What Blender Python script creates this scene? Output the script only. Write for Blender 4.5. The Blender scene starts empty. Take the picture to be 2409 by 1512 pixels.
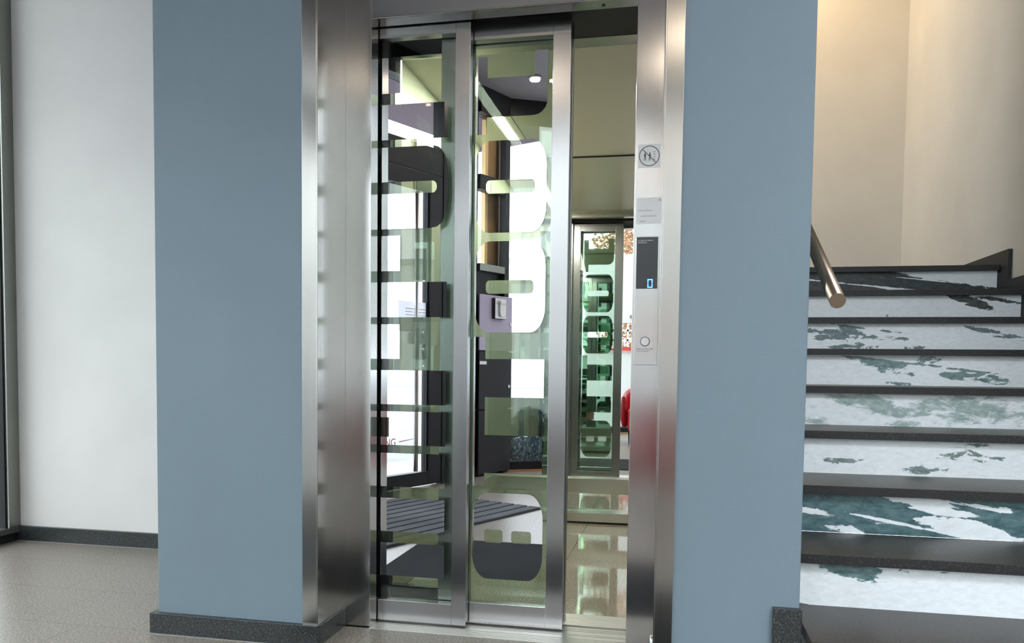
import bpy, bmesh, math, random
from mathutils import Vector, Matrix
random.seed(7)
SC = bpy.context.scene
COL = SC.collection
PI = math.pi

# ------------------------------------------------------------------ colour / material helpers
def lin(r, g, b):
    f = lambda c: (c/255/12.92) if c/255 <= 0.04045 else ((c/255+0.055)/1.055)**2.4
    return (f(r), f(g), f(b), 1.0)

class NT:
    def __init__(self, name):
        self.m = bpy.data.materials.new(name); self.m.use_nodes = True
        self.t = self.m.node_tree; self.t.nodes.clear()
        self.out = self.t.nodes.new('ShaderNodeOutputMaterial')
    def n(self, typ, **kw):
        nd = self.t.nodes.new(typ)
        for k, v in kw.items():
            if k in nd.inputs: nd.inputs[k].default_value = v
            else: setattr(nd, k, v)
        return nd
    def l(self, a, b): self.t.links.new(a, b)
    def obj(self): return self.n('ShaderNodeTexCoord').outputs['Object']
    def math(self, op, a, b=None, clamp=False):
        nd = self.t.nodes.new('ShaderNodeMath'); nd.operation = op; nd.use_clamp = clamp
        for i, v in enumerate((a, b)):
            if v is None: continue
            if isinstance(v, (int, float)): nd.inputs[i].default_value = v
            else: self.l(v, nd.inputs[i])
        return nd.outputs[0]
    def ramp(self, fac, stops, interp='LINEAR'):
        r = self.t.nodes.new('ShaderNodeValToRGB'); r.color_ramp.interpolation = interp
        els = r.color_ramp.elements
        while len(els) < len(stops): els.new(0.5)
        for e, (p, c) in zip(els, stops): e.position = p; e.color = c
        self.l(fac, r.inputs[0]); return r.outputs[0]
    def mapping(self, vec, scale=(1,1,1), loc=(0,0,0), rot=(0,0,0)):
        mp = self.t.nodes.new('ShaderNodeMapping')
        mp.inputs['Scale'].default_value = scale; mp.inputs['Location'].default_value = loc
        mp.inputs['Rotation'].default_value = rot
        self.l(vec, mp.inputs['Vector']); return mp.outputs[0]
    def noise(self, vec, scale, detail=3, rough=.5, dist=0.0):
        nd = self.n('ShaderNodeTexNoise', Scale=scale, Detail=detail, Roughness=rough, Distortion=dist)
        self.l(vec, nd.inputs['Vector']); return nd.outputs[0]
    def bsdf(self, **kw):
        b = self.n('ShaderNodeBsdfPrincipled')
        for k, v in kw.items():
            if hasattr(v, 'is_output'): self.l(v, b.inputs[k])
            else: b.inputs[k].default_value = v
        self.l(b.outputs[0], self.out.inputs[0]); return b
    def bump(self, b, h, strength=.2, dist=.01):
        bp = self.n('ShaderNodeBump', Strength=strength, Distance=dist)
        self.l(h, bp.inputs['Height']); self.l(bp.outputs[0], b.inputs['Normal'])

def mat_plain(name, col, rough=.5, metal=0.0, spec=.5):
    t = NT(name)
    t.bsdf(**{'Base Color': col, 'Roughness': rough, 'Metallic': metal, 'Specular IOR Level': spec})
    return t.m

def mat_plaster(name, col, bump=.25, scale=160, rough=.85, var=.04):
    t = NT(name); o = t.obj()
    v = t.noise(o, 2.2, 4)
    c0 = tuple(x*(1-var) for x in col[:3])+(1,); c1 = tuple(min(1, x*(1+var)) for x in col[:3])+(1,)
    b = t.bsdf(**{'Base Color': t.ramp(v, [(.3, c0), (.7, c1)]), 'Roughness': rough, 'Specular IOR Level': .25})
    t.bump(b, t.noise(o, scale, 3, .6), bump, .004)
    return t.m

def mat_steel(name, col=(.60, .60, .58, 1), rough=.17, aniso=.5):
    t = NT(name); o = t.obj()
    grain = t.noise(t.mapping(o, (420, 420, 3)), 1.0, 2)
    r = t.math('ADD', t.math('MULTIPLY', grain, .04), rough-.02)
    c0 = tuple(x*.97 for x in col[:3])+(1,)
    b = t.bsdf(**{'Base Color': t.ramp(grain, [(.3, c0), (.7, col)]), 'Roughness': r, 'Metallic': 1.0, 'Anisotropic': aniso})
    tg = t.n('ShaderNodeTangent', direction_type='RADIAL', axis='Z'); t.l(tg.outputs[0], b.inputs['Tangent'])
    return t.m

def mat_granite(name, dark, mid, light, scale=260, rough=.35, tiles=None, spec=.5, line=(.03,.028,.025,1)):
    t = NT(name); o = t.obj()
    n1 = t.noise(o, scale, 4, .7)
    base = t.ramp(n1, [(.36, dark), (.46, mid), (.54, mid), (.66, light)])
    big = t.noise(o, 1.3, 2)
    mix = t.n('ShaderNodeMix', data_type='RGBA', blend_type='MULTIPLY'); mix.inputs[0].default_value = 1.0
    t.l(base, mix.inputs[6]); t.l(t.ramp(big, [(.3, (.9,.9,.9,1)), (.7, (1,1,1,1))]), mix.inputs[7])
    colr = mix.outputs[2]
    if tiles:
        sx, sy, ox, oy, half = tiles
        br = t.n('ShaderNodeTexBrick', offset=half, offset_frequency=2, squash=1.0)
        br.inputs['Color1'].default_value = (0,0,0,1); br.inputs['Color2'].default_value = (0,0,0,1)
        br.inputs['Mortar'].default_value = (1,1,1,1); br.inputs['Scale'].default_value = 1.0
        br.inputs['Mortar Size'].default_value = .0015; br.inputs['Mortar Smooth'].default_value = .2
        br.inputs['Brick Width'].default_value = sx; br.inputs['Row Height'].default_value = sy
        t.l(t.mapping(o, (1,1,1), (ox, oy, 0)), br.inputs['Vector'])
        m2 = t.n('ShaderNodeMix', data_type='RGBA'); t.l(br.outputs[0], m2.inputs[0]); t.l(colr, m2.inputs[6]); m2.inputs[7].default_value = line
        colr = m2.outputs[2]
    t.bsdf(**{'Base Color': colr, 'Roughness': rough, 'Specular IOR Level': spec})
    return t.m

def mat_glass(name, tint, boost=1.0, add=0.0):
    t = NT(name)
    tr = t.n('ShaderNodeBsdfTransparent', Color=tint)
    gl = t.n('ShaderNodeBsdfGlossy', Color=(.95,.97,.96,1), Roughness=.0)
    lw = t.n('ShaderNodeLayerWeight', Blend=.5)          # Schlick curve, the same on both faces of a pane
    f = t.math('ADD', t.math('MULTIPLY', t.math('POWER', lw.outputs['Facing'], 5.0), .9*boost), .04*boost+add, True)
    mx = t.n('ShaderNodeMixShader'); t.l(f, mx.inputs[0]); t.l(tr.outputs[0], mx.inputs[1]); t.l(gl.outputs[0], mx.inputs[2])
    t.l(mx.outputs[0], t.out.inputs[0]); return t.m

def mat_mirror_film(name, col, leak):
    t = NT(name)
    tr = t.n('ShaderNodeBsdfTransparent', Color=(.9,.95,.92,1))
    gl = t.n('ShaderNodeBsdfGlossy', Color=col, Roughness=.0)
    mx = t.n('ShaderNodeMixShader'); mx.inputs[0].default_value = 1-leak
    t.l(tr.outputs[0], mx.inputs[1]); t.l(gl.outputs[0], mx.inputs[2])
    t.l(mx.outputs[0], t.out.inputs[0]); return t.m

def mat_emit(name, col, s):
    t = NT(name); e = t.n('ShaderNodeEmission', Color=col, Strength=s); t.l(e.outputs[0], t.out.inputs[0]); return t.m

def mat_print(name, seed, bias, blobs, W, H, white, grey, dark, nscale=12, stretch=(1, 2.4), rot=.55, fine=.9, w=.08):
    """a printed photograph of foaming water on a stair riser; u,v run over the riser face"""
    t = NT(name); o = t.obj()
    p = t.mapping(o, (1/W, 1, 1/H))
    q = t.mapping(o, (stretch[0], 1, stretch[1]), (seed*3.1, 0, seed*1.7), (0, -rot, 0))
    n1 = t.noise(q, nscale, 5, .6, .8)
    n2 = t.noise(q, nscale*5, 4, .65, .4)
    v = t.math('ADD', t.math('MULTIPLY', t.math('SUBTRACT', n1, .5), 3.3), t.math('MULTIPLY', t.math('SUBTRACT', n2, .5), fine))
    v = t.math('ADD', v, bias)
    for (u0, v0, ru, rv, ang, amp) in blobs:
        mp = t.n('ShaderNodeMapping', vector_type='TEXTURE')
        mp.inputs['Location'].default_value = (u0, 0, v0); mp.inputs['Scale'].default_value = (ru, 1e3, rv)
        mp.inputs['Rotation'].default_value = (0, -ang, 0); t.l(p, mp.inputs['Vector'])
        g = t.n('ShaderNodeTexGradient', gradient_type='SPHERICAL'); t.l(mp.outputs[0], g.inputs[0])
        v = t.math('ADD', v, t.math('MULTIPLY', t.math('POWER', g.outputs[1], .6), amp))
    tone = t.noise(q, nscale*2.2, 5, .7, .3)
    whitev = t.ramp(tone, [(.3, tuple(x*.86 for x in white[:3])+(1,)), (.65, white)])
    darkv = t.ramp(tone, [(.32, dark), (.72, grey)])
    fac = t.math('MULTIPLY', t.math('SUBTRACT', v, -w), 1/(2*w), True)
    mx = t.n('ShaderNodeMix', data_type='RGBA'); t.l(fac, mx.inputs[0]); t.l(whitev, mx.inputs[6]); t.l(darkv, mx.inputs[7])
    t.bsdf(**{'Base Color': mx.outputs[2], 'Roughness': .45, 'Specular IOR Level': .4})
    return t.m

M = {}
M['white_wall'] = mat_plaster('white_plaster', lin(209,207,204), .15, 120)
M['stair_wall'] = mat_plaster('stair_plaster', lin(222,218,210), .5, 85)
M['blue'] = mat_plaster('blue_paint', lin(112,128,139), .25, 190, .55, .03)
M['ceil'] = mat_plaster('grey_ceiling', lin(160,158,164), .1, 90)
M['steel'] = mat_steel('brushed_steel', (.50,.50,.495,1))
M['steel_dark'] = mat_steel('brushed_steel_smooth', (.40,.39,.37,1), .20, .5)
M['door_steel'] = mat_steel('door_steel', (.40,.40,.405,1), .22, .5)
M['sill'] = mat_plain('sill_aluminium', (.92,.90,.87,1), .36, 1.0)
M['groove'] = mat_plain('groove_dark', (.03,.03,.04,1), .5, .3)
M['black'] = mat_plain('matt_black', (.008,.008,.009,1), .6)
M['frame'] = mat_plain('anthracite_frame', (.012,.013,.016,1), .38, 0, .22)
M['frame_grey'] = mat_plain('grey_window_metal', (.30,.31,.285,1), .28, .9)
M['skirt'] = mat_granite('dark_granite', (.006,.007,.007,1), (.020,.023,.024,1), (.13,.15,.16,1), 190, .30)
M['nose'] = mat_granite('nosing_granite', (.004,.004,.005,1), (.009,.009,.010,1), (.055,.055,.06,1), 200, .55)
M['tread'] = mat_granite('tread_granite', (.010,.008,.007,1), (.034,.028,.024,1), (.13,.11,.095,1), 170, .36, None, .32)
M['floor'] = mat_granite('lobby_granite', (.060,.048,.040,1), (.235,.204,.170,1), (.50,.45,.39,1), 130, .34, (.40,.40,2.42,-2.50,.5), .5, (.09,.08,.07,1))
M['caulk'] = mat_plain('grout_line', lin(140,140,138), .7)
M['carfloor'] = mat_granite('car_granite', (.10,.08,.06,1), (.40,.355,.275,1), (.66,.62,.52,1), 130, .05, (.60,3.0,.53,-3.0,.0), .6, (.10,.09,.07,1))
M['carwall'] = mat_plain('car_beige', lin(216,210,188), .32, 0.0, .4)
M['carsteel'] = mat_steel('car_steel', (.62,.60,.52,1), .26, .4)
M['glass'] = mat_glass('clear_glass', (.945,.96,.96,1), 1.0)
M['lift_glass'] = mat_glass('green_lift_glass', (.90,.95,.915,1), 1.0, .01)
M['mirror'] = mat_mirror_film('mirror_film', (.80,.81,.84,1), .007)
M['rear_mirror'] = mat_mirror_film('rear_mirror', (.83,.86,.83,1), .0)
M['led'] = mat_emit('led_strip', (1,.94,.86,1), 80.0)
M['blue_led'] = mat_emit('blue_digit', (.06,.25,1,1), 5.0)
M['blue_core'] = mat_emit('blue_digit_core', (.45,.75,1,1), 3.0)
M['paper'] = mat_plain('paper', (.90,.90,.92,1), .6)
M['sticker'] = mat_plain('clear_sticker', (.86,.87,.88,1), .5)
M['ink'] = mat_plain('grey_ink', (.10,.09,.11,1), .6)
M['ink_light'] = mat_plain('faint_ink', (.52,.52,.56,1), .6)
M['wine'] = mat_plain('sign_ring', lin(112,88,98), .5)
M['print_white'] = mat_plain('display_print', (.75,.75,.78,1), .5)
M['screen'] = mat_plain('display_glass', (.012,.010,.016,1), .05, 0, .7)
M['red'] = mat_plain('red_lettering', lin(190,20,50), .5)
M['leather'] = mat_plain('red_leather', lin(168,14,26), .33)
M['legwood'] = mat_plain('dark_leg', (.03,.028,.03,1), .4)
M['mat_dark'] = mat_plaster('mat_pile', (.010,.011,.014,1), 1.0, 240, .95, .3)
M['rib'] = mat_plaster('mat_rib', (.095,.10,.11,1), 1.0, 200, .95, .3)
M['mailbox'] = mat_plain('mailbox_lacquer', (.016,.016,.020,1), .30, 0, .25)
M['mailbox_lilac_sheen'] = mat_plain('mailbox_lilac_sheen', (.50,.46,.62,1), .22)  # lilac reflection on black lacquer, put into the base colour
M['alu'] = mat_plain('satin_alu', (.70,.70,.70,1), .30, 1.0)
M['tan'] = mat_plaster('tan_cladding', lin(174,140,104), .1, 60, .6)
M['yellow'] = mat_plain('pale_timber', lin(250,214,150), .5)
M['cream'] = mat_plaster('cream_render', lin(244,232,210), .2, 60)
M['mauve'] = mat_plain('mauve_soffit', lin(132,116,128), .8)
M['hall'] = mat_plain('white_hall', (.88,.88,.87,1), .7)
M['hall_trim'] = mat_plain('hall_trim', (.55,.56,.57,1), .7)
M['asphalt'] = mat_plaster('asphalt', lin(150,152,152), .4, 40, .9, .15)
M['paver'] = mat_granite('pale_pavers', (.50,.49,.47,1), (.62,.61,.60,1), (.70,.70,.69,1), 60, .8, (.5,.3,0,0,.5))
M['timber'] = mat_plain('orange_timber', lin(168,120,74), .5)
M['soil'] = mat_plain('soil', (.05,.04,.03,1), .9)
M['leaf_blue'] = mat_plain('blue_green_leaf', lin(124,156,166), .6)
M['leaf_green'] = mat_plain('green_leaf', lin(112,126,78), .6)
M['leaf_autumn'] = mat_plain('autumn_leaf', lin(178,132,88), .6)
M['bark'] = mat_plain('bark', (.06,.045,.035,1), .9)
M['white_paint'] = mat_plain('white_paint', (.80,.80,.80,1), .5)
M['red_paint'] = mat_plain('red_paint', lin(214,60,44), .5)
M['bronze'] = mat_plain('handrail_steel', (.34,.27,.21,1), .22, 1.0)
M['lamp_glass'] = mat_emit('lamp_glow', (1,.80,.58,1), 14.0)
M['lamp_ring'] = mat_plain('lamp_ring', (.6,.6,.6,1), .3, 1.0)

# ------------------------------------------------------------------ mesh helpers (world coordinates)
def B(): return bmesh.new()
def box(bm, x0, x1, y0, y1, z0, z1, T=None):
    P = [(x,y,z) for z in (z0,z1) for y in (y0,y1) for x in (x0,x1)]
    if T: P = [T(*p) for p in P]
    v = [bm.verts.new(p) for p in P]
    for f in ((0,2,3,1),(4,5,7,6),(0,1,5,4),(2,6,7,3),(0,4,6,2),(1,3,7,5)): bm.faces.new([v[i] for i in f])
    return bm
def prism(bm, pts, T, d0, d1):
    """polygon pts (a,b) extruded from depth d0 to d1; T(a, b, d) gives the point"""
    a = [bm.verts.new(T(p[0], p[1], d0)) for p in pts]; b = [bm.verts.new(T(p[0], p[1], d1)) for p in pts]
    n = len(pts); bm.faces.new(a); bm.faces.new(b[::-1])
    for i in range(n): bm.faces.new((a[i], b[i], b[(i+1)%n], a[(i+1)%n]))
    return bm
def tube(bm, p0, p1, r, n=24, cap=True):
    p0, p1 = Vector(p0), Vector(p1); d = (p1-p0).normalized()
    a = d.orthogonal().normalized(); c = d.cross(a); R = []
    for p in (p0, p1): R.append([bm.verts.new(p+(a*math.cos(2*PI*i/n)+c*math.sin(2*PI*i/n))*r) for i in range(n)])
    for i in range(n):
        f = bm.faces.new((R[0][i], R[0][(i+1)%n], R[1][(i+1)%n], R[1][i])); f.smooth = True
    if cap: bm.faces.new(R[0][::-1]); bm.faces.new(R[1])
    return bm
def disc(bm, c, r, n=24, T=None, r_in=None, ry=None):
    """flat disc or ring in the plane given by T(a,b)"""
    ry = ry or r
    o = [bm.verts.new(T(c[0]+r*math.cos(2*PI*i/n), c[1]+ry*math.sin(2*PI*i/n))) for i in range(n)]
    if r_in is None: bm.faces.new(o)
    else:
        k = [bm.verts.new(T(c[0]+r_in*math.cos(2*PI*i/n), c[1]+r_in*math.sin(2*PI*i/n))) for i in range(n)]
        for i in range(n): bm.faces.new((o[i], o[(i+1)%n], k[(i+1)%n], k[i]))
    return bm
def film(outer, holes, T):
    """flat film: polygon with holes, filled"""
    bm = B(); E = []
    for loop in [outer]+holes:
        v = [bm.verts.new(T(a, b)) for a, b in loop]
        E += [bm.edges.new((v[i], v[(i+1)%len(v)])) for i in range(len(v))]
    bmesh.ops.triangle_fill(bm, edges=E, use_beauty=True)
    return bm
def rrect(x0, x1, z0, z1, rx, rz=None, n=8):
    rz = rz or rx; o = []
    for cx, cz, a0 in ((x1-rx, z1-rz, 0), (x0+rx, z1-rz, 90), (x0+rx, z0+rz, 180), (x1-rx, z0+rz, 270)):
        for i in range(n+1):
            a = math.radians(a0+90*i/n); o.append((cx+rx*math.cos(a), cz+rz*math.sin(a)))
    return o

def wloc(o):
    v = Vector((0,0,0))
    while o: v += o.location; o = o.parent
    return v
def put(name, bm, mat, parent=None, origin=None, bevel=0, smooth=False, **props):
    bmesh.ops.recalc_face_normals(bm, faces=bm.faces[:])
    vs = [v.co for v in bm.verts]
    if origin is None:
        if parent: origin = wloc(parent)
        else:
            xs, ys, zs = zip(*vs); origin = Vector(((min(xs)+max(xs))/2, (min(ys)+max(ys))/2, min(zs)))
    origin = Vector(origin)
    for v in bm.verts: v.co -= origin
    me = bpy.data.meshes.new(name); bm.to_mesh(me); bm.free()
    o = bpy.data.objects.new(name, me); COL.objects.link(o)
    if mat: me.materials.append(mat)
    if parent: o.parent = parent; o.location = origin - wloc(parent)
    else: o.location = origin
    if smooth:
        for p in me.polygons: p.use_smooth = True
    if bevel:
        m = o.modifiers.new('edge', 'BEVEL'); m.width = bevel; m.segments = 2; m.limit_method = 'ANGLE'; m.harden_normals = False
    for k, v in props.items(): o[k] = v
    return o
def thing(name, loc, label, category, group=None, kind=None):
    o = bpy.data.objects.new(name, None); COL.objects.link(o); o.location = loc; o.empty_display_size = .1
    o['label'] = label; o['category'] = category
    if group: o['group'] = group
    if kind: o['kind'] = kind
    return o
def text(name, body, size, mat, loc, rot, parent, align='LEFT', extr=.0003, **props):
    cu = bpy.data.curves.new(name, 'FONT'); cu.body = body; cu.size = size; cu.align_x = align; cu.extrude = extr
    cu.materials.append(mat)
    tmp = bpy.data.objects.new(name, cu); COL.objects.link(tmp)
    bpy.context.view_layer.update()
    me = bpy.data.meshes.new_from_object(tmp.evaluated_get(bpy.context.evaluated_depsgraph_get()))
    bpy.data.objects.remove(tmp); bpy.data.curves.remove(cu)
    me.name = name; me.materials.clear(); me.materials.append(mat)
    o = bpy.data.objects.new(name, me); COL.objects.link(o); o.parent = parent
    o.location = Vector(loc)-wloc(parent); o.rotation_euler = rot
    for k, v in props.items(): o[k] = v
    return o

XZ = lambda y: (lambda a, b: (a, y, b))

# ------------------------------------------------------------------ entrance facade frames (two straight glass walls meeting at a post)
U1 = Vector((.4066, -.9136, 0)); N1 = Vector((-.9136, -.4066, 0)); O1 = Vector((-1.96, -.327, 0))   # N1 points outdoors
F1 = lambda s, n, z: tuple(O1 + U1*s + N1*n + Vector((0,0,z)))
PC = O1 + U1*1.163
U2 = Vector((.8852, -.4652, 0)); N2 = Vector((-.4652, -.8852, 0))
F2 = lambda s, n, z: tuple(PC + U2*s + N2*n + Vector((0,0,z)))
CEIL = 3.2

# ------------------------------------------------------------------ SETTING
S = dict(kind='structure')
# lobby floor follows the glass walls
f1s = F1(-3.29,0,0); f2e = F2(5.75,0,0); XE = 3.6
pts = [(-3.30,3.66), (-3.30,2.68), tuple(PC[:2]), (XE+.05, f2e[1]), (XE+.05,2.38), (1.80,2.38), (1.80,2.60), (-0.04,2.60), (-0.04,2.715), (-1.14,2.715), (-1.14,2.60), (-1.70,2.60), (-1.70,3.66)]
put('floor', prism(B(), pts, lambda a,b,d: (a,b,d), -.06, 0.0), M['floor'], origin=(0,0,0),
    label='speckled brown grey granite tile floor of the lobby', category='floor', **S)
put('ceiling', prism(B(), [(-3.4,3.7),(-3.4,2.6),(PC[0]-.1,PC[1]-.1),F2(2.58,.1,0)[:2],(.80,2.5),(-1.70,2.5),(-1.70,3.7)], lambda a,b,d:(a,b,d), CEIL, CEIL+.12), M['ceil'], origin=(0,0,CEIL),  # stair side edge drawn out to block the added lamp from the pier
    label='grey lobby ceiling in front of the elevator', category='ceiling', **S)
put('wall_left', box(B(), -3.36, -1.716, 3.65, 3.80, 0, CEIL), M['white_wall'], label='white plaster wall set back left of the blue pier', category='wall', **S)
bm = B(); box(bm, -3.30, -1.83, 3.63, 3.65, 0, .075); box(bm, -1.827, -1.716, 3.63, 3.65, 0, .075)
put('baseboard_left', bm, M['skirt'], bevel=.0015, label='dark granite skirting under the white wall', category='skirting', **S)
# blue piers either side of the elevator
put('wall_pier_left', box(B(), -1.716, -1.1345, 2.502, 3.80, 0, 3.8), M['blue'], bevel=.003, label='blue painted pier left of the elevator portal', category='wall', **S)
put('wall_pier_right', box(B(), -.0515, .356, 2.502, 5.60, 0, 4.7), M['blue'], bevel=.003, label='blue painted pier between elevator and staircase', category='wall', **S)
put('wall_above_portal', box(B(), -1.1345, -.0515, 2.506, 2.80, 2.46, 3.8), M['blue'], label='blue painted wall above the elevator portal', category='wall', **S)
bm = B(); box(bm, -1.737, -1.1245, 2.482, 2.502, 0, .070); box(bm, -1.737, -1.716, 2.502, 3.63, 0, .070); box(bm, -1.1345, -1.1245, 2.502, 2.726, 0, .066)
put('baseboard_pier_left', bm, M['skirt'], bevel=.0018, label='dark granite skirting around the blue pier left of the elevator', category='skirting', **S)
bm = B(); box(bm, -.006, .282, 2.482, 2.502, 0, .070); box(bm, .282, .362, 2.482, 2.502, 0, .234)
put('baseboard_pier_right', bm, M['skirt'], bevel=.0018, label='dark granite skirting block at the foot of the right blue pier', category='skirting', **S)
bm = B(); box(bm, -1.755, -1.12, 2.474, 2.482, .0, .0015); box(bm, -3.3, -1.737, 3.622, 3.63, 0, .0015)
put('trim_1', bm, M['caulk'], label='pale grout line where the skirting meets the floor', category='grout line', **S)

# ---- stairs constants
Y0, TD, RZ, TH, OV = 2.3943, .36311, .17, .031, .027
XR = 1.777
put('wall_right', box(B(), XR+.02, XR+.2, 2.25, 7.75, 0, 4.9), M['stair_wall'], label='rough plaster wall along the right side of the stairs', category='wall', **S)
put('wall_back', box(B(), -1.9, XR+.02, 7.59, 7.75, 0, 4.9), M['stair_wall'], label='rough plaster wall at the back of the stair landing', category='wall', **S)
bm = B(); box(bm, -1.9, -1.75, 5.3, 5.75, 0, 4.9); box(bm, -1.9, -1.75, 7.35, 7.59, 0, 4.9); box(bm, -1.9, -1.75, 5.75, 7.35, 0, 2.2); box(bm, -1.9, -1.75, 5.75, 7.35, 4.3, 4.9)
put('wall_landing_left', bm, M['stair_wall'], label='plaster wall closing the landing behind the elevator shaft', category='wall', **S)
w5 = thing('window_5', (-1.82, 6.55, 2.2), 'landing window left of the stairs behind the elevator shaft', 'window', kind='structure')
bm = B(); box(bm, -1.86, -1.80, 5.75, 5.80, 2.2, 4.3); box(bm, -1.86, -1.80, 7.30, 7.35, 2.2, 4.3); box(bm, -1.86, -1.80, 5.80, 7.30, 2.2, 2.25); box(bm, -1.86, -1.80, 5.80, 7.30, 4.25, 4.3)
put('frame', bm, M['frame'], w5)
put('pane', box(B(), -1.834, -1.826, 5.80, 7.30, 2.25, 4.25), M['glass'], w5)
put('wall_shaft_back', box(B(), -1.75, -.0515, 5.35, 5.60, 0, 4.9), M['stair_wall'], label='wall behind the elevator shaft facing the landing', category='wall', **S)
put('ceiling_stairwell', box(B(), -1.9, XR+.2, 2.5, 7.75, 4.9, 5.0), M['ceil'], label='high ceiling over the stairwell', category='ceiling', **S)
put('wall_lobby_end', box(B(), XE+.05, XE+.2, f2e[1]-.1, 2.5, 0, 4.9), M['white_wall'], label='plaster wall at the far right end of the lobby', category='wall', **S)
put('wall_lobby_back', box(B(), XR+.2, XE+.2, 2.38, 2.5, 0, 4.9), M['white_wall'], label='plaster wall of the lobby right of the stairs', category='wall', **S)
put('wall_pier_shade', box(B(), .70, .80, -2.75, 2.5, CEIL, 4.9), M['white_wall'], label='unseen wall over the low lobby ceiling edge, set out to shade the pier', category='wall', **S)  # moved out with the ceiling edge to keep the fill lamp off the pier
put('ceiling_high', prism(B(), [F2(2.4,.2,0)[:2], F2(5.95,.2,0)[:2], (XE+.2,2.5), (.70,2.5)], lambda a,b,d:(a,b,d), 4.9, 5.0), M['ceil'], label='high ceiling over the stair side of the lobby', category='ceiling', **S)
bm = B()
for k in range(9):
    ya = Y0+k*TD-.126; yb = Y0+(k+1)*TD-.126 if k < 8 else 7.59
    z0 = RZ*(k+1); zt = z0+.072
    box(bm, XR, XR+.02, ya, yb, z0-.19 if k else 0, zt)
put('baseboard_right', bm, M['nose'], label='dark stepped granite skirting climbing along the right stair wall', category='skirting', **S)
bm = B()
for k in range(1, 9):
    ya = Y0+k*TD-.126; yb = Y0+(k+1)*TD-.126 if k < 8 else 5.6
    box(bm, .356, .372, max(ya,2.51), yb, RZ*(k+1)-.19, RZ*(k+1)+.06)
put('baseboard_stair_left', bm, M['skirt'], label='dark stepped granite skirting along the pier side of the stairs', category='skirting', **S)
put('floor_landing', box(B(), -1.75, XR, Y0+8*TD+OV+.30, 7.59, 1.40, 1.529), M['tread'], label='granite floor of the upper stair landing', category='floor', **S)

# ------------------------------------------------------------------ STAIRCASE
WHT = lin(236,243,248)
GRN = lin(120,142,142); DTL = lin(44,70,76)
st = thing('staircase', (XR-.7, Y0, 0), 'staircase of dark granite treads with sea foam photo risers right of the blue pier', 'stairs')
RW = XR-.374; H = RZ-TH
specs = {
 0: dict(seed=1, bias=-.9, blobs=[], white=WHT, grey=GRN, dark=DTL),
 1: dict(seed=2, bias=-.95, blobs=[(.20,1.02,.20,.45,.05,1.35),(.30,.82,.16,.30,.15,1.05),(.40,.62,.12,.14,.15,.7),(.70,.95,.30,.16,.03,.85),(-.02,.02,.07,.35,.6,1.5)], white=WHT, grey=lin(128,154,156), dark=lin(56,92,96)),
 2: dict(seed=3, bias=.70, blobs=[(.57,.88,.16,.20,.45,-1.6),(.66,.66,.14,.16,.55,-1.6),(.80,.22,.20,.42,.25,-2.0),(.03,.52,.12,.20,.30,-1.3),(.20,.10,.16,.16,.3,-1.2),(.53,.25,.05,.45,.5,-1.3),(.80,.85,.06,.2,.5,-1.2),(.95,.75,.06,.12,0,-1.2)], white=WHT, grey=lin(104,136,140), dark=lin(44,76,84), nscale=9),
 3: dict(seed=4, bias=-.85, blobs=[(.16,.36,.10,.13,.05,1.25),(.24,.42,.10,.12,.0,1.2),(.55,.18,.10,.24,0,1.45),(.66,.20,.06,.12,0,1.0),(.80,.62,.26,.20,.10,.95),(.85,.90,.2,.12,.1,.8)], white=WHT, grey=lin(150,168,166), dark=lin(84,104,102)),
 4: dict(seed=5, bias=-.55, blobs=[(.22,.86,.16,.24,.20,.9),(.38,.60,.18,.40,.15,1.1),(.78,.58,.30,.46,.06,1.15),(.02,.08,.10,.3,.3,1.0),(.5,.10,.22,.14,0,.7)], white=WHT, grey=lin(186,200,198), dark=lin(128,152,150), w=.24),
 5: dict(seed=6, bias=-.85, blobs=[(.29,.86,.10,.28,.5,1.25),(.36,.66,.12,.20,.4,1.25),(.42,.44,.09,.16,.4,1.1),(.44,.08,.10,.16,.3,1.1),(.52,.72,.06,.40,.7,1.1),(.58,.88,.12,.26,.2,1.1),(.66,.35,.07,.2,.2,.9),(.80,.32,.16,.30,.2,1.35)], white=WHT, grey=lin(142,166,164), dark=lin(84,108,112)),
 6: dict(seed=7, bias=-.85, blobs=[(.03,.72,.12,.34,.3,1.2),(.20,.70,.11,.34,.2,1.25),(.11,.45,.16,.14,.3,1.0),(.23,.14,.16,.24,.1,1.25),(.30,.80,.05,.4,.6,1.0),(.42,.45,.16,.14,.4,.95),(.50,.10,.10,.24,.3,1.0),(.81,.80,.06,.18,.3,1.0),(.92,.58,.09,.36,.4,1.2)], white=WHT, grey=lin(132,152,154), dark=lin(78,96,100)),
 7: dict(seed=8, bias=-.90, blobs=[(.77,.72,.07,.44,.2,1.7),(.72,.88,.06,.26,.3,1.3),(.96,.72,.08,.44,.5,1.5),(.01,.05,.07,.40,.5,1.2),(.42,.18,.2,.14,0,.6)], white=WHT, grey=lin(96,104,106), dark=lin(30,36,40)),
 8: dict(seed=9, bias=-.75, blobs=[(.06,.5,.34,2.2,0,2.2),(.36,.55,.24,1.9,.3,2.2),(.52,.55,.14,1.3,.6,1.7),(.26,.45,.05,.55,.7,-2.6),(.40,.20,.03,.25,.3,-2.0),(.44,.75,.03,.3,.7,-1.8),(.16,.92,.03,.2,.4,-1.6)], white=WHT, grey=lin(70,80,84), dark=lin(26,32,36)),
}
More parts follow.
